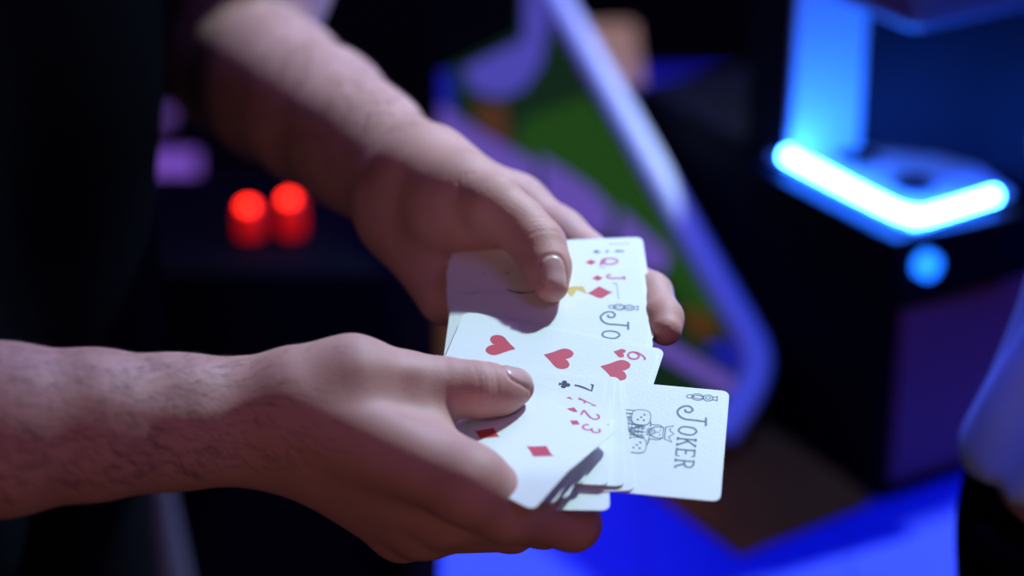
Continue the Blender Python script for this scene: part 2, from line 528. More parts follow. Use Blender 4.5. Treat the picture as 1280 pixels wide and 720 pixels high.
# right thumb: nail on the side turned up and towards the lens
nail_dir_r = np.array([.1, .80, .60])
creases = []
for k, (o, dep) in enumerate(((-4.2, .35), (-1.6, .6), (1.0, .6), (3.4, .4))):
    cc = ir['ti'] + ax_t / np.linalg.norm(ax_t) * o
    creases.append((arc_crease(cc, ax_t, np.array([0, .5, .86]), 11.3, 1.05, bow=.8), dep * 1.7, 1.0))
creases.append(([H(556, 447, 45), H(560, 470, 55), H(556, 520, 52)], .25, 2.2))
for k in range(5):
    x = 455 + 10 * k; creases.append(([H(x, 432 + k, 62), H(x + 7, 452, 70)], .16, 1.2))
bumps = [([ir['wr'] + np.array([10, 4, 20]), H(470, 545, 62), ir['mi'] + np.array([0, 4, 12])], .9, 4),
         ([H(385, 530, 62), ir['mm'] + np.array([-2, 2, 12])], .8, 4),
         ([H(395, 486, 62), H(450, 462, 66), H(520, 462, 55)], .8, 4.5),
         ([H(120, 500, 90), H(230, 520, 84), H(330, 505, 70)], .7, 5)]
nail_c = ir['tt'] - ax_t / np.linalg.norm(ax_t) * .5
reds = [(ir['ti'], 15, .35), (ir['tt'], 12, .45), (ir['mi'], 16, .25), (ir['mp'], 20, .4), (HN(720, 648, -12), 20, .4)]
Vr2, Tr = detail(Vr, Qr, creases, bumps, [(nail_c, ax_t, nail_dir_r, 7.2, 6.2)], reds, [(H(57, 526, 106), 1.6)])

ax_l = il['tt'] - il['ti']
creases = []
for o, dep in ((-5., .3), (-2.4, .55), (0, .6), (2.4, .45)):
    cc = il['ti'] + ax_l / np.linalg.norm(ax_l) * o
    creases.append((arc_crease(cc, ax_l, np.array([.25, .7, .66]), 11.8, 1.0, bow=-.8), dep * 1.7, 1.0))
for k in range(5):
    x = 572 + 9 * k; creases.append(([H(x, 212 + 3 * k, -40), H(x + 2, 245 + 2 * k, -38)], .35, 1.3))
creases.append((arc_crease(il['di'], HN(829, 398, -4) - il['pi'], np.array([.2, .5, .8]), 8.8, 1.2), .6, .9))
creases.append((arc_crease(il['pi'], il['di'] - il['pi'], np.array([.2, .5, .8]), 10.2, 1.2), .6, .9))
bumps = [([H(455, 180, -130), H(520, 205, -70)], 1.0, 4.5), ([H(545, 205, -60), H(600, 232, -40), il['tm'] + np.array([6, 10, 6])], .8, 4.5),
         ([H(475, 215, -130), H(500, 245, -80)], 1.2, 3)]
reds = [(il['ti'], 15, .3), (il['tt'], 12, .45), (HN(830, 412, -2), 14, .45), (il['mi'], 15, .2)]
Vl2, Tl = detail(Vl, Ql, creases, bumps, [(il['tt'] - ax_l / np.linalg.norm(ax_l) * 1.2, ax_l, np.array([.20, .45, .87]), 6.8, 5.8)], reds)

# trunk and legs, in world millimetres
PC = np.array([-337., 170., 0]); PF = (.926, -.377)
P1, f1, l1 = body_field(PC, *PF)
sh_r, sh_l = P1(-5, -185, 1372), P1(-5, 185, 1372)
w_el_r = mm2w(np.array([-430, 20, 140])) * 1000
w_el_l = mm2w(H(335, -190, -340)) * 1000
arms = [(sh_r, 54, w_el_r, 45), (sh_l, 54, w_el_l, 46)]
Vb, Qb = person_coarse(PC, PF, arms).mesh()
Vall = np.concatenate([mm2w(Vr2), mm2w(Vl2), Vb / 1000.])
Qall = np.concatenate([Qr, Ql + len(Vr2), Qb + len(Vr2) + len(Vl2)])
Tall = np.concatenate([Tr, Tl, np.tile(np.array([[0, 0, 0, 1]], np.float32), (len(Vb), 1))])
org = np.array([PC[0] / 1000, PC[1] / 1000, 0.])
me = mesh_np('person', Vall - org, Qall)
ca = me.color_attributes.new('tint', 'FLOAT_COLOR', 'POINT'); ca.data.foreach_set('color', Tall.ravel())
person = link('person', me, skin); person.location = org
tag(person, 'person in a black shirt spreading a fan of playing cards with both hands', 'person')


def cloth(name, fld, parent, material, og, amp=4., scale=120, seed=1):
    V, Q = fld.mesh(); V = relax(V, Q, 2); N = vnormals(V, Q)
    V = V + N * (amp * vnoise(V * np.array([1, 1, .45]), scale, seed))[:, None]
    o = link(name, mesh_np(name, V / 1000. - og, Q), material, parent); return o


def shirt_field(C, facing, arms, hem, grow=16, vox=8., flare=0):
    P_, f_, l_ = body_field(C, *facing)
    fld = Field(C + np.array([-420, -420, hem - 10]), C + np.array([420, 420, 1480]), vox); c = fld.cone
    for s in (-1, 1):
        c(P_(0, s * 78, hem - 60), 102 + grow + flare, P_(5, s * 70, 1080), 96 + grow, 40); c(P_(5, s * 70, 1080), 96 + grow, P_(5, s * 85, 1280), 108 + grow, 40)
        c(P_(-5, s * 185, 1372), 62 + grow * .6, P_(-5, s * 110, 1385), 64 + grow * .6, 40)
    for a, r, b, r2 in arms: c(a, r + grow * .8, b, r2 + grow * .8, 25)
    X, Y, Z = fld.grid(np.zeros(3, int), fld.n); fld.F = np.maximum(fld.F, (hem - Z).astype(np.float32)); fld.F = np.maximum(fld.F, (Z - 1430).astype(np.float32))
    return fld


def trouser_field(C, facing, vox=9.):
    P_, f_, l_ = body_field(C, *facing)
    fld = Field(C + np.array([-300, -300, 40]), C + np.array([300, 300, 1010]), vox); c = fld.cone
    for s in (-1, 1):
        c(P_(0, s * 85, 930), 103, P_(0, s * 88, 880), 100, 30)
        c(P_(0, s * 88, 900), 96, P_(15, s * 95, 500), 76, 20); c(P_(15, s * 95, 500), 76, P_(-10, s * 98, 60), 64, 15)
    X, Y, Z = fld.grid(np.zeros(3, int), fld.n); fld.F = np.maximum(fld.F, (55 - Z).astype(np.float32)); fld.F = np.maximum(fld.F, (Z - 895).astype(np.float32))
    return fld


sl = [(sh_r, 54, sh_r * .45 + w_el_r * .55, 50), (sh_l, 54, sh_l * .5 + w_el_l * .5, 50)]
tag(cloth('t_shirt', shirt_field(PC, PF, sl, 850), person, black_cloth, org, 5, 130, 3), 'black short-sleeved shirt')
tag(cloth('trousers', trouser_field(PC, PF), person, trouser_cloth, org, 4, 140, 4), 'black trousers')


def head_hair(C, facing, parent, material, og):
    P_, f_, l_ = body_field(C, *facing)
    fld = Field(C + np.array([-130, -130, 1520]), C + np.array([130, 130, 1740]), 7.); c = fld.cone
    c(P_(-8, 0, 1632), 97, P_(-12, 0, 1600), 96, 20, squash=(l_, .86))
    c(P_(95, 0, 1560), 70, P_(80, 0, 1540), 85, 20, sub=True)
    return cloth('hair', fld, parent, material, og, 2.5, 30, 9)


head_hair(PC, PF, person, HDARK, org)


def forearm_hair(V, Q, sel, axis_of, count, parent, og, name, fade):
    N = vnormals(V, Q); idx = np.nonzero(sel(V, N))[0]
    pick = rng.choice(idx, count, replace=False); pick = pick[rng.random(len(pick)) < fade(V[pick])]
    verts = []; faces = []
    for i in pick:
        p = V[i]; n = N[i]; a = axis_of(p); a = a - n * (a @ n); a /= np.linalg.norm(a); s = np.cross(n, a)
        a = a + s * rng.normal(0, .45); a /= np.linalg.norm(a); L = rng.uniform(5, 11); wd = .10
        s = np.cross(n, a); b0 = len(verts)
        for t, h in ((0, -.2), (.5, .9 * rng.uniform(.6, 1.6)), (1., .8 * rng.uniform(.2, 2.2))):
            q = p + a * L * t + n * h; ww = wd * (1 - .6 * t); verts += [q - s * ww, q + s * ww]
        faces += [(b0, b0 + 1, b0 + 3, b0 + 2), (b0 + 2, b0 + 3, b0 + 5, b0 + 4)]
    verts = mm2w(np.array(verts)) - og
    me = bpy.data.meshes.new(name); me.from_pydata(verts.tolist(), [], faces)
    o = link(name, me, HDARK, parent); o['kind'] = 'stuff'; return o


axr = H(330, 528, 44) - H(-330, 545, 95)
forearm_hair(Vr2, Qr, lambda V, N: (V[:, 0] < -70) & (V[:, 0] > -330) & (N[:, 1] + .7 * N[:, 2] > -.3), lambda p: axr + np.array([0, -90, 0.]), 3800, person, org, 'forearm_hair', lambda P_: np.clip((-75 - P_[:, 0]) / 70, .04, .85))
axl = H(512, 222, -92) - H(296, 78, -330)
forearm_hair(Vl2, Ql, lambda V, N: (V[:, 2] < -70) & (V[:, 2] > -320) & (N[:, 1] > -.1), lambda p: axl, 4400, person, org, 'forearm_hair', lambda P_: np.clip((-75 - P_[:, 2]) / 60, .04, .9))

# ------------------------------------------------------------------ playing cards
CL, CW, CR = 88.9, 63.5, 3.3
card_face = mat('card stock', (.86, .87, .86), .38, bump=.06, nscale=900)
RED = mat('red card ink', (.62, .055, .075), .45)
PINK = mat('red index ink', (.66, .10, .22), .45)
BLACK = mat('black card ink', (.03, .04, .06), .45)
GREY = mat('grey blue joker ink', (.12, .19, .22), .5)
TEAL = mat('teal frame ink', (.10, .33, .44), .5)
GOLD = mat('yellow court ink', (.72, .50, .08), .5)
NAVY = mat('dark court ink', (.02, .025, .07), .5)


class Card:
    def __init__(s, trpx, ang, idx, lift=0, bend=None, sag=0.):
        s.h0 = idx * .36; s.lift = lift; s.bend = bend; s.sag = sag
        s.a, s.b = plane_ab(*trpx, s.h0)
        A = math.radians(ang); s.ld = (-math.cos(A), -math.sin(A)); s.sd = (-math.sin(A), math.cos(A))

    def pos(s, X, Y, up=0.):
        """card coordinates (X across from its left edge, Y down from its top) to the modelling frame"""
        drop = 0.; y = Y
        if s.bend and Y > s.bend[0]:
            ph = (Y - s.bend[0]) / s.bend[1]; y = s.bend[0] + s.bend[1] * math.sin(ph); drop = s.bend[1] * (1 - math.cos(ph))
        a = s.a + s.ld[0] * y + s.sd[0] * X; b = s.b + s.ld[1] * y + s.sd[1] * X
        t = min(max((b - 5) / 60, 0), 1.3)
        h = s.h0 + s.lift * t ** 1.8 - drop - s.sag * ((Y - 44) / 44) ** 2 + up
        return PO + PU * a + PV * b + PN * h


def card_mesh(cd_):
    ys = sorted(set([0, .25, .9, 1.9, 3.3] + list(np.linspace(6, CL - 6, 22)) + [CL - 3.3, CL - 1.9, CL - .9, CL - .25, CL]))
    rows = 11; V = []; F = []
    for up in (0., -.28):
        for y in ys:
            e = min(y, CL - y); ins = CR - math.sqrt(max(CR * CR - (CR - min(e, CR)) ** 2, 0))
            for k in range(rows): V.append(cd_.pos(ins + (CW - 2 * ins) * k / (rows - 1), y, up))
    n = len(ys) * rows
    for i in range(len(ys) - 1):
        for k in range(rows - 1):
            q = (i * rows + k, i * rows + k + 1, (i + 1) * rows + k + 1, (i + 1) * rows + k); F.append(q); F.append(tuple(n + j for j in q[::-1]))
    ring = [i * rows for i in range(len(ys))] + [(len(ys) - 1) * rows + k for k in range(1, rows)] + [i * rows + rows - 1 for i in range(len(ys) - 2, -1, -1)] + list(range(rows - 2, 0, -1))
    for p, q in zip(ring, ring[1:] + ring[:1]): F.append((p, q, n + q, n + p))
    return V, F


def smooth_pts(pts, closed=False, n=7):
    P_ = [np.array(p, float) for p in pts]; m = len(P_); out = []
    for i in range(m if closed else m - 1):
        p0 = P_[(i - 1) % m] if closed or i > 0 else 2 * P_[0] - P_[1]; p1 = P_[i]; p2 = P_[(i + 1) % m]
        p3 = P_[(i + 2) % m] if closed or i + 2 < m else 2 * P_[-1] - P_[-2]
        for t in np.linspace(0, 1, n, endpoint=False):
            out.append(.5 * (2 * p1 + (p2 - p0) * t + (2 * p0 - 5 * p1 + 4 * p2 - p3) * t * t + (3 * p1 - p0 - 3 * p2 + p3) * t ** 3))
    if not closed: out.append(P_[-1])
    return out


def stroke_faces(pts, wd, closed=False):
    """ribbon polygons along a polyline in card coordinates"""
    P_ = [np.array(p, float) for p in pts]; n = len(P_); V = []; F = []
    for i in range(n):
        a = P_[(i - 1) % n] if closed or i > 0 else P_[0]; b = P_[(i + 1) % n] if closed or i < n - 1 else P_[-1]
        t = b - a; L = np.linalg.norm(t); t = t / L if L > 1e-9 else np.array([1., 0]); s = np.array([-t[1], t[0]])
        w_ = wd[i] if hasattr(wd, '__len__') else wd
        V += [P_[i] - s * w_ / 2, P_[i] + s * w_ / 2]
    m = n if closed else n - 1
    for i in range(m): j = (i + 1) % n; F.append((2 * i, 2 * i + 1, 2 * j + 1, 2 * j))
    return V, F


def print_mesh(name, cd_, shapes, material, parent, up=.07, label=None):
    """shapes: ('fill', pts) or ('line', pts, width, closed) in card coordinates; printed on the card face"""
    V = []; F = []
    for s in shapes:
        b0 = len(V)
        if s[0] == 'fill':
            pts = s[1]
            tris = tessellate_polygon([[Vector((p[0], p[1], 0)) for p in pts]])
            V += [cd_.pos(p[0], p[1], up) for p in pts]; F += [tuple(b0 + i for i in t) for t in tris]
        else:
            v_, f_ = stroke_faces(s[1], s[2], s[3] if len(s) > 3 else False)
            V += [cd_.pos(p[0], p[1], up) for p in v_]; F += [tuple(b0 + i for i in q) for q in f_]
    V = mm2w(np.array(V)) - np.array(parent.location)
    me = bpy.data.meshes.new(name); me.from_pydata(V.tolist(), [], F)
    o = link(name, me, material, parent)
    if label: o['label'] = label
    return o


def xf(pts, cx, cy, sx, sy=None, rot=0):
    """unit glyph (x right, y up) to card coordinates (X right, Y down)"""
    sy = sy or sx; c, s = math.cos(rot), math.sin(rot)
    return [(cx + (x * sx * c - y * sy * s), cy - (x * sx * s + y * sy * c)) for x, y in pts]


HEART = smooth_pts([(0, -.5), (.22, -.22), (.46, .05), (.5, .28), (.38, .47), (.2, .48), (.04, .36)], n=5) + [(0, .26)]
HEART = HEART + [(-x, y) for x, y in HEART[::-1]][1:-1]
DIAM = [(0, .5), (.06, .38), (.36, 0), (.06, -.38), (0, -.5), (-.06, -.38), (-.36, 0), (-.06, .38)]
def circ(cx, cy, r, n=14): return [(cx + r * math.cos(2 * math.pi * k / n), cy + r * math.sin(2 * math.pi * k / n)) for k in range(n)]
CLUB = [circ(0, .24, .22), circ(-.25, -.07, .22), circ(.25, -.07, .22), [(-.06, .1), (.06, .1), (.05, -.2), (.18, -.5), (-.18, -.5), (-.05, -.2)]]
GLY = {  # strokes in a unit box; (smooth?, closed?, points)
    '6': [(1, 0, [(.72, .95), (.45, .86), (.2, .55), (.15, .27), (.3, .05), (.55, .0), (.78, .12), (.84, .32), (.72, .52), (.5, .58), (.28, .48), (.17, .3)])],
    '3': [(1, 0, [(.14, .82), (.3, .96), (.55, .98), (.76, .84), (.74, .64), (.5, .54), (.4, .53)]), (1, 0, [(.4, .53), (.7, .46), (.85, .28), (.74, .08), (.48, 0), (.24, .05), (.12, .2)])],
    '2': [(1, 0, [(.14, .76), (.24, .92), (.5, 1), (.76, .9), (.8, .7), (.62, .46), (.3, .2), (.12, .03)]), (0, 0, [(.1, .03), (.86, .03), (.88, .16)])],
    '7': [(0, 0, [(.1, .85), (.12, .97), (.86, .97), (.6, .55), (.46, .25), (.42, 0)])],
    '5': [(0, 0, [(.78, .97), (.28, .97), (.22, .55)]), (1, 0, [(.22, .55), (.5, .62), (.78, .48), (.82, .25), (.62, .04), (.34, 0), (.14, .12)])],
    'A': [(0, 0, [(.08, 0), (.5, 1), (.92, 0)]), (0, 0, [(.24, .34), (.76, .34)]), (0, 0, [(-.02, 0), (.2, 0)]), (0, 0, [(.8, 0), (1.02, 0)])],
    'K': [(0, 0, [(.2, 0), (.2, 1)]), (0, 0, [(.85, 1), (.22, .42)]), (0, 0, [(.4, .6), (.88, 0)]), (0, 0, [(.05, 0), (.38, 0)]), (0, 0, [(.05, 1), (.38, 1)]), (0, 0, [(.7, 0), (1, 0)]), (0, 0, [(.7, 1), (.98, 1)])],
    'Q': [(1, 1, [(.5, 1), (.85, .75), (.85, .3), (.5, .06), (.15, .3), (.15, .75)]), (1, 0, [(.2, .2), (.45, .3), (.65, .1), (.95, -.04)])],
    'J': [(1, 0, [(.62, .97), (.62, .5), (.6, .2), (.42, .02), (.2, .06), (.12, .25)]), (0, 0, [(.4, .98), (.86, .98)])],
    'Jc': [(1, 0, [(.70, 1), (.68, .6), (.66, .25), (.5, .04), (.25, -.02), (.02, .14), (-.04, .36), (.12, .5), (.28, .42), (.26, .26), (.14, .24)]), (0, 0, [(.48, 1), (.94, 1.02)])],
    'O': [(1, 1, [(.5, 1), (.86, .8), (.92, .5), (.8, .14), (.5, 0), (.16, .16), (.08, .5), (.18, .84)])],
    'E': [(0, 0, [(.2, 0), (.2, 1)]), (0, 0, [(.05, 1), (.82, 1), (.84, .84)]), (0, 0, [(.2, .52), (.64, .52)]), (0, 0, [(.05, 0), (.86, 0), (.88, .18)])],
    'R': [(0, 0, [(.2, 0), (.2, 1)]), (1, 0, [(.05, 1), (.5, 1), (.8, .86), (.78, .6), (.5, .5), (.22, .5)]), (1, 0, [(.5, .5), (.68, .24), (.85, .02), (1.02, .04)]), (0, 0, [(.05, 0), (.38, 0)])],
    'U': [(1, 0, [(.1, 1), (.1, .4), (.24, .06), (.5, 0), (.76, .06), (.9, .4), (.9, 1)]), (0, 0, [(-.04, 1), (.26, 1)]), (0, 0, [(.74, 1), (1.04, 1)])],
    'S': [(1, 0, [(.86, .8), (.7, .97), (.4, 1), (.15, .84), (.2, .62), (.5, .5), (.8, .38), (.88, .18), (.66, .02), (.34, 0), (.1, .2)])],
}


def glyph(ch, cx, cy, wd, ht, lw, rot=0):
    out = []
    for sm, cl, pts in GLY[ch]:
        p = smooth_pts(pts, bool(cl)) if sm else pts
        p = xf([(x - .5, y - .5) for x, y in p], cx, cy, wd, ht, rot); out.append(('line', p, lw, bool(cl)))
    return out


def suit(kind, cx, cy, size, rot=0):
    if kind == 'club': return [('fill', xf(p, cx, cy, size, size, rot)) for p in CLUB]
    return [('fill', xf(HEART if kind == 'heart' else DIAM, cx, cy, size, size, rot))]


CARDS = []


def card(label, trpx, ang, idx, **kw):
    c = Card(trpx, ang, idx, **kw); v_, f_ = card_mesh(c)
    W = mm2w(np.array(v_)); og = W.mean(0)
    me = bpy.data.meshes.new('playing_card'); me.from_pydata((W - og).tolist(), [], f_)
    me.update(); o = link('playing_card', me, card_face); o.location = og; tag(o, label, 'playing card', 'fanned playing cards'); me.shade_smooth()
    m = o.modifiers.new('edges', 'EDGE_SPLIT'); m.split_angle = math.radians(40)
    CARDS.append(o); return c, o


def index(c, o, ch, kind, ink, pipink, y=9., x=6., hh=8., wd=5., rot=False):
    pts = glyph(ch, x, y, wd, hh, .95); print_mesh('index_letter' if ch.isalpha() else 'index_number', c, pts, ink, o)
    print_mesh('index_pip', c, suit(kind, x, y + 8.2, 5.2), pipink, o)
    print_mesh('index_letter' if ch.isalpha() else 'index_number', c, glyph(ch, CW - x, CL - y, wd, hh, .95, math.pi), ink, o)
    print_mesh('index_pip', c, suit(kind, CW - x, CL - y - 8.2, 5.2, math.pi), pipink, o)


def pips(c, o, kind, ink, rows):
    nm = kind + '_pip'
    for X, Y, inv in rows: print_mesh(nm, c, suit(kind, X, Y, 12.5 if kind == 'heart' else 13.5, math.pi if inv else 0), ink, o)


def court(c, o, kind, ink, y0=12., x0=10.5):
    fr = [(x0, y0), (CW - x0, y0), (CW - x0, CL - y0), (x0, CL - y0)]
    print_mesh('court_frame', c, [('line', fr, .5, True)], TEAL, o)
    print_mesh('court_pip', c, suit(kind, x0 + 5.6, y0 + 8, 11.5), ink, o, .09); print_mesh('court_pip', c, suit(kind, CW - x0 - 5.6, CL - y0 - 8, 11.5, math.pi), ink, o, .09)
    g = []; d = []; r_ = []
    for inv in (0, 1):
        T = (lambda p: (CW - p[0], CL - p[1])) if inv else (lambda p: p)
        g.append(('fill', [T(p) for p in [(x0 + 1, y0 + 15), (x0 + 6, y0 + 14), (x0 + 3, y0 + 18), (x0 + 8, y0 + 21), (x0 + 2, y0 + 24), (x0 + .6, y0 + 20)]]))
        g.append(('fill', [T(p) for p in [(24, 20), (27, 16), (30, 20), (33, 16), (36, 20), (39, 17), (39, 24), (24, 24)]]))
        d.append(('fill', [T(p) for p in [(x0 + .5, y0 + 26), (x0 + 2.6, y0 + 30), (x0 + 4, y0 + 44), (x0 + .8, 62)]]))
        d.append(('line', [T(p) for p in [(24, 24), (24, 33), (28, 37), (36, 37), (39, 33), (39, 24)]], .5, False))
        r_.append(('fill', [T(p) for p in [(20, 40), (28, 37), (36, 37), (45, 40), (48, 44.4), (16, 44.4)]]))
    for p in g: print_mesh('court_gold', c, [p], GOLD, o)
    for p in r_: print_mesh('court_robe', c, [p], ink, o, .06)
    for p in d: print_mesh('court_dark_ink', c, [p], NAVY, o, .08)


def joker(c, o, dx0=0., tx=0.):
    s = glyph('Jc', 17 + tx, 15, 11, 12, .95)
    for ch, x in (('O', 25.5), ('K', 32), ('E', 38.2), ('R', 44.4)): s += glyph(ch, x + tx, 16.2, 5.4, 7.6, .85)
    print_mesh('joker_lettering', c, s, GREY, o)
    ell = lambda y, rx, ry: [(5.2 + rx * x, y + ry * q) for x, q in circ(0, 0, 1, 16)]
    t = [('line', ell(16.6, 1.0, 1.5), .42, True), ('line', ell(13.4, 1.9, 2.5), .45, True), ('line', ell(13.2, .9, 2.1), .35, True), ('line', ell(8.9, 1.8, 2.1), .45, True), ('line', ell(8.9, .7, 1.3), .35, True),
         ('line', [(3.6, 5.0), (6.8, 5.0)], .5), ('line', [(4.3, 5.0), (4.3, 7.2)], .42), ('line', [(6.1, 5.0), (6.1, 7.2)], .42), ('line', [(4.1, 11.2), (6.3, 10.6)], .42)]
    print_mesh('corner_monogram', c, t, GREY, o)
    # small crowned rider, line drawing
    k = []
    L_ = lambda p, w_=.32, cl=False: k.append(('line', [(x + dx0, y) for x, y in p], w_, cl))
    S_ = lambda p, w_=.32, cl=False: k.append(('line', smooth_pts([(x + dx0, y) for x, y in p], cl, 5), w_, cl))
    L_([(24.6, 25.6), (23.2, 22.2), (26, 24), (28, 21.8), (30, 24), (32.8, 22.2), (31.4, 25.6)], .5); L_([(24.6, 25.6), (31.4, 25.6)], .55); L_([(24.8, 26.4), (31.2, 26.4)], .4)
    S_([(25, 26.4), (24.8, 28.6), (25.6, 31), (28, 32.4), (30.4, 31), (31.2, 28.6), (31, 26.4)], .45)
    L_([(26.2, 27.8), (27.2, 27.6)], .4); L_([(28.8, 27.6), (29.8, 27.8)], .4); L_([(28, 27.8), (27.8, 29.2), (28.4, 29.3)], .35); S_([(26.8, 30.2), (28, 29.8), (29.2, 30.2)], .5)
    for i in range(6): S_([(25.6 + i * .95, 30.4), (26 + i * .85, 32.4 - abs(i - 2.5) * .2), (26.4 + i * .7, 33.4)], .3)
    for e in (-1, 1): S_([(28 + e * 3.2, 26.6), (28 + e * 4.3, 28.5), (28 + e * 4.1, 31), (28 + e * 5, 32.2)], .45)
    S_([(25, 32), (21.5, 32.5), (18.2, 35), (16.6, 40), (16.8, 46), (18, 54)], .5); S_([(31, 32), (35, 32.4), (39, 35), (41.2, 40), (41.4, 46), (41, 54)], .5)
    for i in range(11): L_([(19 + i * 1.9, 33.8 + abs(i - 5) * .3), (17.5 + i * 2.25, 53)], .36)
    for i in range(12): L_([(18, 35.2 + i * 1.5), (40.5, 35.6 + i * 1.5)], .27)
    for i in range(7): L_([(19.5 + i * 3, 34), (23 + i * 2.8, 52)], .3)
    for i in range(7): L_([(37.5 - i * 3, 34), (34.5 - i * 2.8, 52)], .3)
    L_([(23, 33), (35, 52)], .8); L_([(34, 33), (21, 52)], .8)
    print_mesh('joker_figure', c, k, GREY, o)
    dice = []; dots = []
    for dx, dy in ((20.2 + dx0, 36.4), (36.4 + dx0, 36.8)):
        dice.append(('fill', [(dx + 3.4 * x, dy + 3.1 * y) for x, y in smooth_pts([(-1, -1), (1, -1), (1, 1), (-1, 1)], True, 4)]))
        dots += [('fill', circ(dx + a, dy + b, .55, 8)) for a, b in ((-1.6, -1.3), (0, 0), (1.6, 1.3), (1.6, -1.3))] + [('line', [(dx + 3.6 * x, dy + 3.3 * y) for x, y in smooth_pts([(-1, -1), (1, -1), (1, 1), (-1, 1)], True, 4)], .3, True)]
    print_mesh('dice', c, dice, mat('blank card print', (.82, .84, .83), .4), o, .10); print_mesh('dice_dots', c, dots, GREY, o, .13)


far = dict(bend=(50, 160))
c, o = card('red diamond card farthest back in the fan, only its end strip showing', (803, 296), -3.5, 0, **far); index(c, o, 'K', 'diamond', PINK, RED, 11); court(c, o, 'diamond', RED)
c, o = card('mostly covered black suit card right behind the queen of diamonds', (800, 304), -3.5, 1, **far); index(c, o, '5', 'club', BLACK, BLACK, 12)
c, o = card('queen of diamonds card partly under the far hand thumb', (799, 314), -3.5, 2, **far); index(c, o, 'Q', 'diamond', PINK, RED, 14.5); court(c, o, 'diamond', RED, 17, 9.5)
c, o = card('jack of diamonds card with blue frame and yellow print under the thumb tip', (801, 334), -3.5, 3, **far); index(c, o, 'J', 'diamond', PINK, RED, 12); court(c, o, 'diamond', RED, 12, 10)
c, o = card('joker card in the middle of the fan showing only the letters J and O', (812, 376), 4.5, 4, bend=(55, 200)); joker(c, o, 6.5, -2.6)
c, o = card('card tucked right under the six of hearts with a thin border line showing', (831, 437), 15.5, 5); print_mesh('border_line', c, [('line', [(3.2, 3.4), (CW - 3.2, 3.4), (CW - 3.2, CL - 3.4), (3.2, CL - 3.4)], .3, True)], BLACK, o)
c, o = card('six of hearts card in the middle of the fan with red heart pips', (824, 438), 16, 6)
index(c, o, '6', 'heart', PINK, RED, 8.3, 6.2, 8.2, 6.2)
pips(c, o, 'heart', RED, [(16.5, 16, 0), (16.5, 41.6, 0), (16.5, 67, 1), (47, 16, 0), (47, 41.6, 0), (47, 67, 1)])
nb = (40, 70)
c, o = card('joker card sticking out to the right at the near side of the fan', (912, 489), 7.2, 7); joker(c, o)
c, o = card('white edged card lowest in the near packet, corner past the joker', (760, 498), 1, 8, bend=(38, 48))
c, o = card('blank looking card second lowest in the near packet over the joker', (778, 475), -3, 9, bend=(38, 52))
c, o = card('mostly covered card with the uppermost edge in the near packet', (775, 471), 0, 10, bend=nb, lift=.5); index(c, o, '5', 'club', BLACK, BLACK, 10, 7)
c, o = card('mostly covered black suit card just above the seven of clubs', (768, 472), 4, 11, bend=nb, lift=1); index(c, o, '2', 'club', BLACK, BLACK, 9.4); pips(c, o, 'club', BLACK, [(31.75, 17.8, 0), (31.75, 71, 1)])
c, o = card('seven of clubs card with its black index beside the near thumb', (758, 475), 10, 12, bend=nb, lift=2); index(c, o, '7', 'club', BLACK, BLACK, 9); pips(c, o, 'club', BLACK, [(16.5, 17.8, 0), (16.5, 44.5, 0), (16.5, 71, 1), (47, 17.8, 0), (47, 44.5, 0), (47, 71, 1), (31.75, 31, 0)])
c, o = card('ace of diamonds card between the seven of clubs and two of diamonds', (764, 500), 18, 13, bend=(30, 75), lift=3); index(c, o, 'A', 'diamond', PINK, RED, 9); pips(c, o, 'diamond', RED, [(31.75, 44.5, 0)])
c, o = card('two of diamonds card right behind the three of diamonds', (769, 520), 25, 14, bend=(30, 75), lift=5.5); index(c, o, '2', 'diamond', PINK, RED, 9); pips(c, o, 'diamond', RED, [(31.75, 17.8, 0), (31.75, 71, 1)])
c, o = card('three of diamonds card on top of the packet under the near thumb', (771, 548), 34, 15, bend=(30, 75), lift=9); index(c, o, '3', 'diamond', PINK, RED, 9); pips(c, o, 'diamond', RED, [(31.75, 17.8, 0), (31.75, 44.5, 0), (31.75, 71, 1)])

# ------------------------------------------------------------------ wooden table
TZ = .70
wood = mat('blue light tinted wood', (.06, .08, .74), .7, noise=.15, nscale=9, bump=.15, spec=0)  # blue of the lamplight put into the wood colour
wood_dark = mat('dark table frame', (.03, .02, .015), .6)
tb = empty('wooden_table', (.42, .8, 0), 'wide plank table, the blue light put into its colour', 'table')
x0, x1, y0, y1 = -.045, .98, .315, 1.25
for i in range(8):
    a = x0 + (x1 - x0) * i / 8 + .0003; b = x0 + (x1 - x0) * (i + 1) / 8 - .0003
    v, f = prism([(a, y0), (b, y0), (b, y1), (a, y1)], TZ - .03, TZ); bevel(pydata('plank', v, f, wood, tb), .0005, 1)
for px_, py_ in ((x0 + .05, y0 + .05), (x1 - .05, y0 + .05), (x0 + .05, y1 - .05), (x1 - .05, y1 - .05)):
    v, f = prism([(px_ - .03, py_ - .03), (px_ + .03, py_ - .03), (px_ + .03, py_ + .03), (px_ - .03, py_ + .03)], 0, TZ - .03); bevel(pydata('leg', v, f, wood_dark, tb), .003)
v, f = prism([(x0 + .04, y0 + .04), (x1 - .04, y0 + .04), (x1 - .04, y0 + .06), (x0 + .04, y0 + .06)], TZ - .11, TZ - .031); pydata('apron', v, f, wood_dark, tb)

shade_poly = [tuple(atz(px_, py_, TZ + .002)[:2]) for px_, py_ in ((925, 694), (1092, 628), (960, 505), (905, 470), (740, 560))]  # brown sheet added for the table area shaded from the blue lamp
v, f = prism(shade_poly, TZ + .0005, TZ + .003)
mt = pydata('shade_sheet', v, f, mat('brown shade', (.50, .135, .016), .7, noise=.25, nscale=25, bump=.3, spec=0), origin=(.15, .45, TZ))
tag(mt, 'brown shade patch added where the machine keeps the blue light off the table', 'shade patch'); bevel(mt, .001, 2)

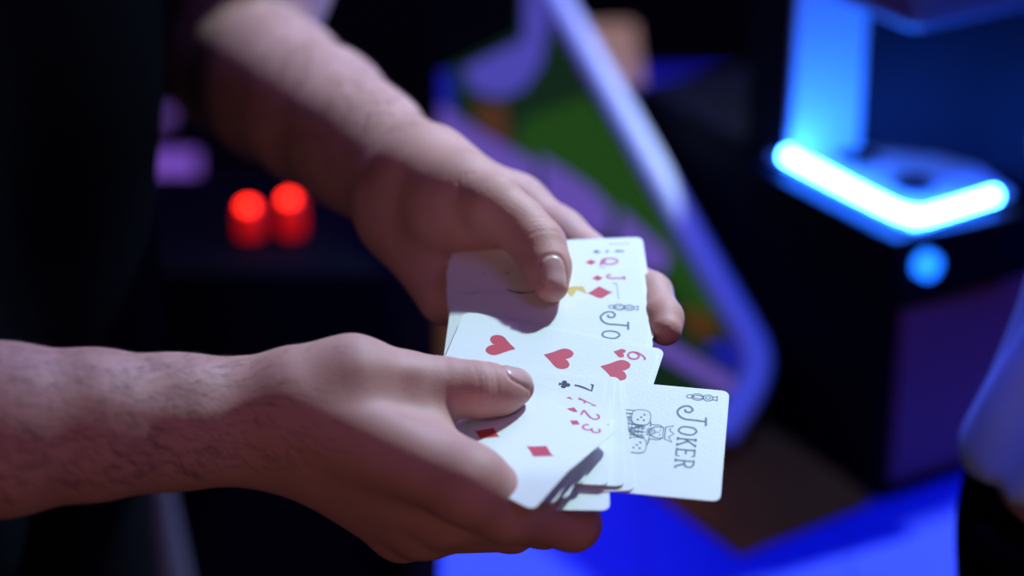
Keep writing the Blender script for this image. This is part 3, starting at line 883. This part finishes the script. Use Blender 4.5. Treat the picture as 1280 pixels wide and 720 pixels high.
# ------------------------------------------------------------------ black machine with the blue light bar
K0 = np.array([.240, .416]); dR = np.array([.85, .52]); dR /= np.linalg.norm(dR); dL = np.array([-dR[1], dR[0]])
def loc2(s, t): q = K0 + dR * s + dL * t; return (q[0], q[1])
blackm = mat('black machine shell', (.004, .004, .008), .6, spec=.05)
maroon = mat('maroon panel', (.30, .05, .09), .5)
grey_pl = mat('grey painted panel', (.35, .37, .42), .5)
led_m = mat('blue light bar', (.1, .3, 1), .4, emit=(.018, .15, 1.0), strength=150)
led_s = mat('small blue lamp', (.05, .2, 1), .4, emit=(.01, .16, 1.0), strength=3)
SZ = .90
kc = loc2(.08, .15)
mc = empty('game_machine', (kc[0], kc[1], TZ), 'black tabletop machine with a glowing blue light bar round its corner', 'machine')
v, f = prism([loc2(0, 0), loc2(.20, 0), loc2(.20, .29), loc2(0, .29)], TZ, SZ); bevel(pydata('lower_body', v, f, blackm, mc), .004)
v, f = prism([loc2(.11, 0), loc2(.20, 0), loc2(.20, .16), loc2(0, .16), loc2(0, .114), loc2(.055, .108), loc2(.104, .05)], SZ, 1.10); pydata('upper_body', v, f, blackm, mc)
# shelf in the open corner
shelf_m = mat('grey shelf', (.62, .64, .68), .5)
v, f = prism([tuple(atz(px_, py_, SZ + .003)[:2]) for px_, py_ in ((962, 192), (1142, 284), (1266, 240), (1222, 208), (1112, 180), (1008, 164))], SZ, SZ + .003); sh = pydata('shelf', v, f, shelf_m, mc)
for px_, py_ in ((1070, 197), (1142, 231)):
    v, f = lathe([(.0135, 0), (.0135, .0012), (.010, .0014)], (*atz(px_, py_, SZ + .003)[:2], SZ + .0032), 24)
    pydata('speaker_hole', v, f, blackm, mc)
v, f = prism([loc2(-.001, .1135), loc2(.052, .1075), loc2(.051, .1035), loc2(-.001, .1095)], SZ + .003, 1.10); pydata('side_panel', v, f, grey_pl, mc)
v, f = prism([loc2(.1085, -.001), loc2(.116, -.001), loc2(.106, .048), loc2(.101, .048)], SZ + .003, 1.10); pydata('side_panel', v, f, blackm, mc)
v, f = prism([loc2(-.002, -.002), loc2(.112, -.002), loc2(.106, .05), loc2(.054, .110), loc2(-.002, .116)], 1.022, 1.10); bevel(pydata('hood', v, f, mat('violet grey hood', (.10, .08, .14), .35), mc), .01)
pts = []
for px_, py_ in smooth_pts([(984, 194), (1050, 229), (1095, 252), (1126, 266), (1152, 270), (1178, 264), (1244, 244)], False, 6): pts.append(tuple(atz(px_, py_, SZ + .0085)))
v, f = tube(pts, [.0042] * len(pts), 12); pydata('light_bar', v, f, led_m, mc, True)
q = at(1168, 322, 1.475); pr = loc2(.0, 0)
bq = np.array([*loc2(.022, -.004), .868])
v, f = lathe([(.0085, -.004), (.0085, .003), (.005, .005)], (0, 0, 0), 20)
R_ = Matrix.Rotation(math.pi / 2, 3, 'X'); ang_ = math.atan2(dR[1], dR[0]); R_ = Matrix.Rotation(ang_, 3, 'Z') @ R_
v = [np.array(R_ @ Vector(p)) + bq for p in v]; pydata('power_light', v, f, led_s, mc, True)
lp = [np.array(pts[0])[:2], np.array(pts[len(pts) // 2])[:2], np.array(pts[-1])[:2]]
v, f = prism([tuple(p) for p in (lp[0] + dL * .02 - dR * .016, lp[1] - dR * .018 - dL * .016, lp[2] + dR * .012 - dL * .014, lp[2] + dR * .012 + dL * .02, lp[0] + dL * .02 + dR * .02)], SZ - .005, SZ - .0005)
bevel(pydata('light_baffle', v, f, blackm, mc), .001, 2)  # added baffle, keeps the bar's blue light off the pale frame
# maroon door on the right face
def face_r(s, z, out): q = K0 + dR * s - dL * out; return (q[0], q[1], z)
v, f = slab([face_r(.006, .715, .004), face_r(.15, .715, .004), face_r(.15, .838, .004), face_r(.006, .838, .004)], (-dL[0], -dL[1], 0), .006)
bevel(pydata('access_door', v, f, maroon, mc), .002)

# white lamp above the machine's hood at the right
# ------------------------------------------------------------------ tilted board with pale frame, added to carry glowing background shapes
SB, ST = at(945, 430, 1.64), at(680, -40, 1.74)
sx = np.array([-1., 0, 0]); sy = ST - SB; sn = np.cross(sy, sx); sn /= np.linalg.norm(sn)
if sn @ (CAM - SB) < 0: sn = -sn
def on_board(px, py, h=0.):
    r = ray(px, py); d = ((SB - CAM) @ sn + h) / (r @ sn); return CAM + r * d
glow_board = empty('tilted_glow_board', tuple(np.append((at(800, 300, 1.68))[:2], TZ)), 'tilted board in a pale rounded frame, added for glowing green and violet shapes', 'glow board')
outline = [(690, -22), (925, 396), (940, 425), (945, 452), (928, 500), (880, 560), (545, 540), (545, -22)]
v, f = slab([on_board(*p) for p in outline], sn, .012); pydata('back_panel', v, f, blackm, glow_board)


def glow(name, col, k): return mat(name, (.001, .001, .001), .6, emit=col, strength=k, spec=0)


def patch(name, poly, col, k, h): 
    v, f = slab([on_board(*p, h) for p in poly], sn, .0004); pydata(name, v, f, glow('picture ' + name + str(h), col, k), glow_board)  # flat glowing colour stands in for lit things in the background


patch('picture_ground', [(688, -18), (922, 398), (938, 428), (942, 452), (926, 498), (878, 556), (549, 536), (549, -18)], (.006, .020, .009), 1.0, .0006)
patch('green_shape', [(655, 150), (735, 120), (800, 200), (905, 400), (870, 400), (820, 330), (700, 215), (640, 190)], (.014, .055, .008), 1, .0012)
patch('black_block', [(549, -18), (652, -18), (650, 40), (545, 92)], (.0005, .0005, .002), 1, .0012)
patch('violet_block', [(656, -18), (684, -18), (686, 30), (676, 80), (655, 110), (625, 122), (590, 112), (580, 85), (655, 50)], (.07, .06, .42), 1, .0018)
patch('blue_block', [(549, 90), (566, 88), (566, 150), (549, 150)], (.01, .01, .32), 1, .0018)
patch('brown_block', [(592, 128), (632, 128), (640, 205), (600, 180)], (.07, .028, .014), 1, .0018)
patch('violet_band', [(549, 130), (600, 165), (672, 205), (665, 260), (549, 200)], (.12, .07, .40), 1, .0024)
patch('violet_band', [(676, 195), (735, 232), (765, 262), (758, 300), (680, 262)], (.11, .065, .42), 1, .0024)
patch('violet_band', [(775, 262), (838, 318), (826, 345), (770, 315)], (.09, .05, .36), 1, .0024)
patch('orange_block', [(845, 385), (885, 390), (900, 420), (870, 425)], (.07, .028, .008), 1, .0018)
patch('blue_block', [(880, 432), (918, 425), (926, 452), (915, 468)], (.004, .008, .25), 1, .0018)
patch('violet_band', [(800, 405), (935, 485), (920, 500), (800, 430)], (.08, .035, .26), 1, .0024)
patch('brown_block', [(549, 380), (590, 380), (590, 536), (549, 536)], (.09, .035, .008), 1, .0018)
path = smooth_pts([(672, -40), (720, 43), (800, 183), (880, 325), (925, 402), (944, 440), (943, 470), (930, 500), (900, 545)], False, 6)
v, f = tube([on_board(*p, .002) for p in path], [.0105] * len(path), 10); pydata('pale_frame', v, f, mat('pale metal frame', (.88, .86, .84), .5), glow_board, True)
b0 = on_board(720, 200, -.013); b1 = np.array([b0[0], b0[1] + .10, TZ + .006])
v, f = tube([b0, b1], [.008, .008], 14); pydata('stand_strut', v, f, blackm, glow_board, True)
v, f = lathe([(.03, 0), (.03, .006), (.012, .010)], (b1[0], b1[1], TZ), 28); pydata('stand_foot', v, f, blackm, glow_board)

# cardboard box behind, lit warm
bxp = atz(790, 120, .9)
bx_ = np.array([.085, .845]); 
cb = empty('cardboard_box', (bx_[0], bx_[1], TZ), 'tan cardboard box standing behind the pale frame', 'box')
tan = mat('tan cardboard', (.46, .36, .17), .8, noise=.1)
v, f = prism([(bx_[0] - .06, bx_[1] - .06), (bx_[0] + .016, bx_[1] - .06), (bx_[0] + .016, bx_[1] + .09), (bx_[0] - .06, bx_[1] + .09)], TZ, .852); bevel(pydata('carton', v, f, tan, cb), .002)
for s in (-1, 1):
    v, f = prism([(bx_[0] - .06, bx_[1] + .015 + s * .001), (bx_[0] + .016, bx_[1] + .015 + s * .001), (bx_[0] + .016, bx_[1] + .015 + s * .074), (bx_[0] - .06, bx_[1] + .015 + s * .074)], .852, .855); pydata('flap', v, f, tan, cb)

# ------------------------------------------------------------------ console with red buttons, violet display, bar table
cx, cy, cz = at(340, 275, 1.75)
cs = empty('button_console', (cx, cy + .05, 0), 'black console with two glowing red push buttons', 'console')
v, f = prism([(cx - .22, cy - .06), (cx + .09, cy - .06), (cx + .09, cy + .12), (cx - .22, cy + .12)], 0, cz - .012); bevel(pydata('cabinet', v, f, blackm, cs), .006)
red_hot = mat('lit red button cap', (.6, .02, .01), .4, emit=(1, .018, .006), strength=9)
red_dim = mat('red button collar', (.5, .01, .01), .4, emit=(.8, .006, .006), strength=.55)
for px_, py_ in ((312, 262), (363, 253)):
    q = at(px_, py_, 1.75); zt = q[2]
    v, f = lathe([(.0085, -.024), (.0095, -.020), (.0095, 0), (.008, .0015)], (q[0], q[1], zt), 24)
    col_ = pydata('button_collar', v, f, red_dim, cs, True)
    v, f = lathe([(.0055, .0015), (.0055, .004), (.003, .006)], (q[0] - .001, q[1], zt), 20)
    pydata('button_cap', v, f, red_hot, cs, True)
# violet display
q = at(222, 212, 2.15)
vd = empty('violet_display', (q[0], q[1], 0), 'stand with violet glowing panels seen beside the black shirt', 'display')
vio = glow('violet glass', (.19, .075, .52), 1.0)
def facing_rect(pxa, pya, pxb, pyb, d): return [at(pxa, pyb, d), at(pxb, pyb, d), at(pxb, pya, d), at(pxa, pya, d)]
v, f = slab(facing_rect(165, 120, 262, 250, 2.16), -FW, .02); pydata('display_housing', v, f, blackm, vd)
v, f = slab(facing_rect(172, 190, 246, 236, 2.145), -FW, .006); pydata('glowing_panel', v, f, vio, vd)
v, f = slab(facing_rect(172, 136, 214, 154, 2.145), -FW, .006); pydata('glowing_panel', v, f, glow('dim violet glass', (.14, .06, .33), 1), vd)
v, f = tube([q + np.array([0, .02, -.05]), (q[0], q[1] + .02, 0.02)], [.018, .018], 14); pydata('post', v, f, blackm, vd, True)
v, f = lathe([(.14, 0), (.14, .012), (.02, .022)], (q[0], q[1] + .02, 0), 28); pydata('foot', v, f, blackm, vd)
# pale tapered post
q = at(190, 560, 1.60)
bt = empty('tapered_post', (q[0], q[1], 0), 'pale tapered post standing on the floor behind the near forearm', 'post')
pale = mat('pale post paint', (.13, .10, .18), .5)
v, f = lathe([(.050, -q[2] + .02), (.034, -.25), (.020, -.10), (.009, -.01), (.008, 0)], (q[0], q[1], q[2]), 32); pydata('shaft', v, f, pale, bt, True)
v, f = lathe([(.010, 0), (.012, .004), (.012, .012), (.006, .017)], (q[0], q[1], q[2]), 24); pydata('cap', v, f, blackm, bt, True)
v, f = lathe([(.11, 0), (.11, .01), (.055, .022)], (q[0], q[1], 0), 36); pydata('foot', v, f, blackm, bt)

# ------------------------------------------------------------------ second person at the right edge
C2 = np.array([413., 105., 0]); F2 = (-.1, .99)
org2 = np.array([.413, .105, 0])
P2, f2, l2 = body_field(C2, *F2)
arms2 = []
for s in (-1, 1): arms2 += [(P2(-5, s * 190, 1372), 54, P2(60, s * 150, 1110), 44), (P2(60, s * 150, 1110), 42, P2(190, s * 20, 1160), 30), (P2(190, s * 20, 1160), 30, P2(200, s * -40, 1165), 26)]
V2, Q2 = person_coarse(C2, F2, arms2).mesh()
LEAN = .25
def lean(o):
    n = len(o.data.vertices); a = np.empty(n * 3, np.float32); o.data.vertices.foreach_get('co', a); a = a.reshape(-1, 3); a[:, 0] += LEAN * np.maximum(a[:, 2] - .86, 0); o.data.vertices.foreach_set('co', a.ravel()); o.data.update(); return o
me = mesh_np('person', V2 / 1000. - org2, Q2)
ca = me.color_attributes.new('tint', 'FLOAT_COLOR', 'POINT'); ca.data.foreach_set('color', np.tile(np.array([[0, 0, 0, 1]], np.float32), (len(V2), 1)).ravel())
p2 = lean(link('person', me, skin)); p2.location = org2
tag(p2, 'person in a loose pale blue shirt and black trousers at the right edge', 'person')
denim = mat('pale blue cotton', (.38, .58, .90), .85, noise=.3, nscale=25, bump=.3)
tag(lean(cloth('shirt', shirt_field(C2, F2, [a for i, a in enumerate(arms2) if i % 3 != 2], 908, 18, 7., 8), p2, denim, org2, 9, 60, 5)), 'loose pale blue shirt')
tag(cloth('trousers', trouser_field(C2, F2), p2, trouser_cloth, org2, 4, 130, 6), 'black trousers')
lean(head_hair(C2, F2, p2, HDARK, org2))
